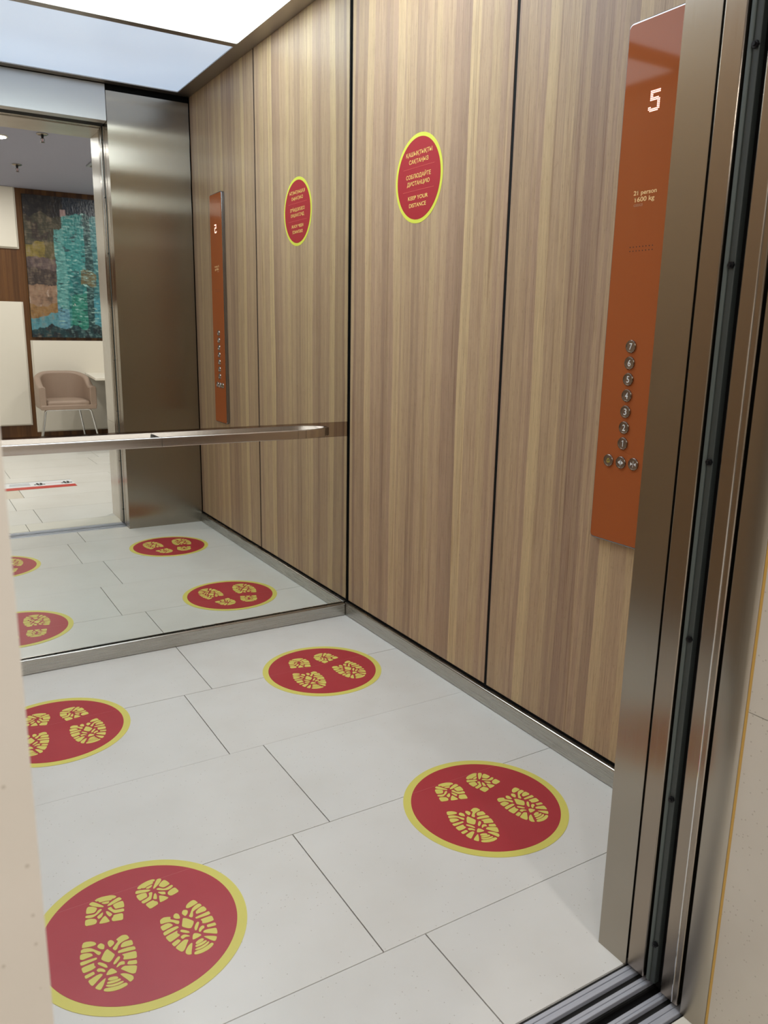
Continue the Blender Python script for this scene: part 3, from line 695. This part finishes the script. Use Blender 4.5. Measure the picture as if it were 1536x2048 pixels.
SIM_F = (0.99737*complex(math.cos(math.radians(2.278)), math.sin(math.radians(2.278))), complex(.00822, .00536))
SIM_H = (0.98*complex(math.cos(math.radians(3.197)), math.sin(math.radians(3.197))), complex(.00633, .00239))
def chaikin(p):
    o = []
    for i in range(len(p)):
        a, b = Vector(p[i]), Vector(p[(i+1) % len(p)]); o += [tuple(a*.8+b*.2), tuple(a*.2+b*.8)]
    return o
def pieces(raw, sim=None):
    out = []
    for g in raw:
        p = [(g[i]*1e-4, g[i+1]*1e-4) for i in range(0, len(g), 2)]
        if sim:
            q = [sim[0]*complex(-x, y)+sim[1] for x, y in p]; p = [(z.real, z.imag) for z in q]
        out.append(chaikin(p))
    return out
def sole(raw, sim=None):
    mb = MB()
    for p in pieces(raw, sim): mb.prism(p, 2, .0010, .0014)
    return mb
FR = .2007
def floor_sticker():
    root = empty('floor_sticker', (0,0,0))
    MB().lathe([(FR, 0), (FR, .0006), (0, .0006)], (0,0,0), 2, 128).build('yellow_border', M_yellow, root)
    MB().lathe([(.1815, 0), (.1815, .0010), (0, .0010)], (0,0,0), 2, 128).build('red_field', M_red, root)
    for sf, sh in ((None, None), (SIM_F, SIM_H)):
        a = sole(FA, sf); a.build('boot_print', M_yellow, root)
        h = sole(HA, sh); h.build('heel_print', M_yellow, root)
    return root
proto = floor_sticker()
GS = 'round boot print stickers on the lift car floor'
for i, (x, y, rz, lab) in enumerate([
        (-1.1718, -1.3339, 0, 'round red boot print floor sticker nearest the viewer at the front left'),
        (-.3403, -1.3377, math.radians(-2.67), 'round red boot print floor sticker beside the oak wall nearer the door'),
        (-.3345, -.4422, math.radians(-1.10), 'round red boot print floor sticker in the back right corner beside the mirror'),
        (-1.1812, -.4438, math.radians(-5.43), 'round red boot print floor sticker at the back left partly behind the stone edge')]):
    o = proto if i == 0 else copy_tree(proto, (0,0,0))
    o.location = (x, y, .0002); o.rotation_euler = (0, 0, rz); tag(o, lab, 'sticker', GS)

M_crease = mat('crease_in_vinyl', srgb(196,92,94), .3)
for o_, jy in zip([q for q in bpy.data.objects if q.name.startswith('floor_sticker') and not q.parent], (-1.213, -1.213, -.405, -.405)):
    a_ = o_.rotation_euler.z; dy = jy-o_.location.y; hw = math.sqrt(.180**2-dy*dy)
    mb = MB(); mb.box(-hw, hw, dy-.0006, dy+.0006, .0009, .00106)
    mb.v = [(x*math.cos(-a_)-y*math.sin(-a_), x*math.sin(-a_)+y*math.cos(-a_), z) for x, y, z in mb.v]
    mb.build('crease', M_crease, o_)

# queue strip on the lobby floor
ls = empty('queue_sticker', (-.95, -3.38, 0.0002), label='white and red waiting line strip stuck on the lobby floor', cat='sticker')
MB().box(-.50, .497, -.142, .137, 0, .0007).build('white_field', M_white_tape, ls)
MB().box(-.50, .497, .048, .140, .0007, .0011).build('red_stripe', M_red_tape, ls)
MB().box(-.50, .497, -.142, -.137, .0007, .0011).build('dark_edge', M_black_print, ls)
def footmark(x):
    mb = MB()
    for s in (-1, 1):
        pts = [(x+s*.012+.010*math.cos(a)*(1 if math.sin(a) < .2 else .9), -.045+.034*math.sin(a)) for a in [2*PI*k/20 for k in range(20)]]
        mb.prism(pts, 2, .0008, .0012)
        pts = [(x+s*.030+.009*math.cos(a), -.020+.014*math.sin(a)) for a in [2*PI*k/14 for k in range(14)]]
        mb.prism(pts, 2, .0008, .0012)
    pts = [(x+.020*math.cos(a), -.006+.016*math.sin(a)) for a in [2*PI*k/16 for k in range(16)]]
    mb.prism(pts, 2, .0008, .0012)
    mb.build('foot_symbol', M_black_print, ls)
footmark(.268); footmark(.452)
mb = MB()
for r_ in range(4): mb.box(.075-r_*.003, .205, -.095+r_*.026, -.083+r_*.026, .0008, .0011)
mb.build('print_block', M_grey_print, ls)
mb = MB()
for k in range(9): mb.box(.312+k*.0125, .320+k*.0125, -.048, -.036, .0008, .0011)
mb.build('print_line', M_pink_print, ls)
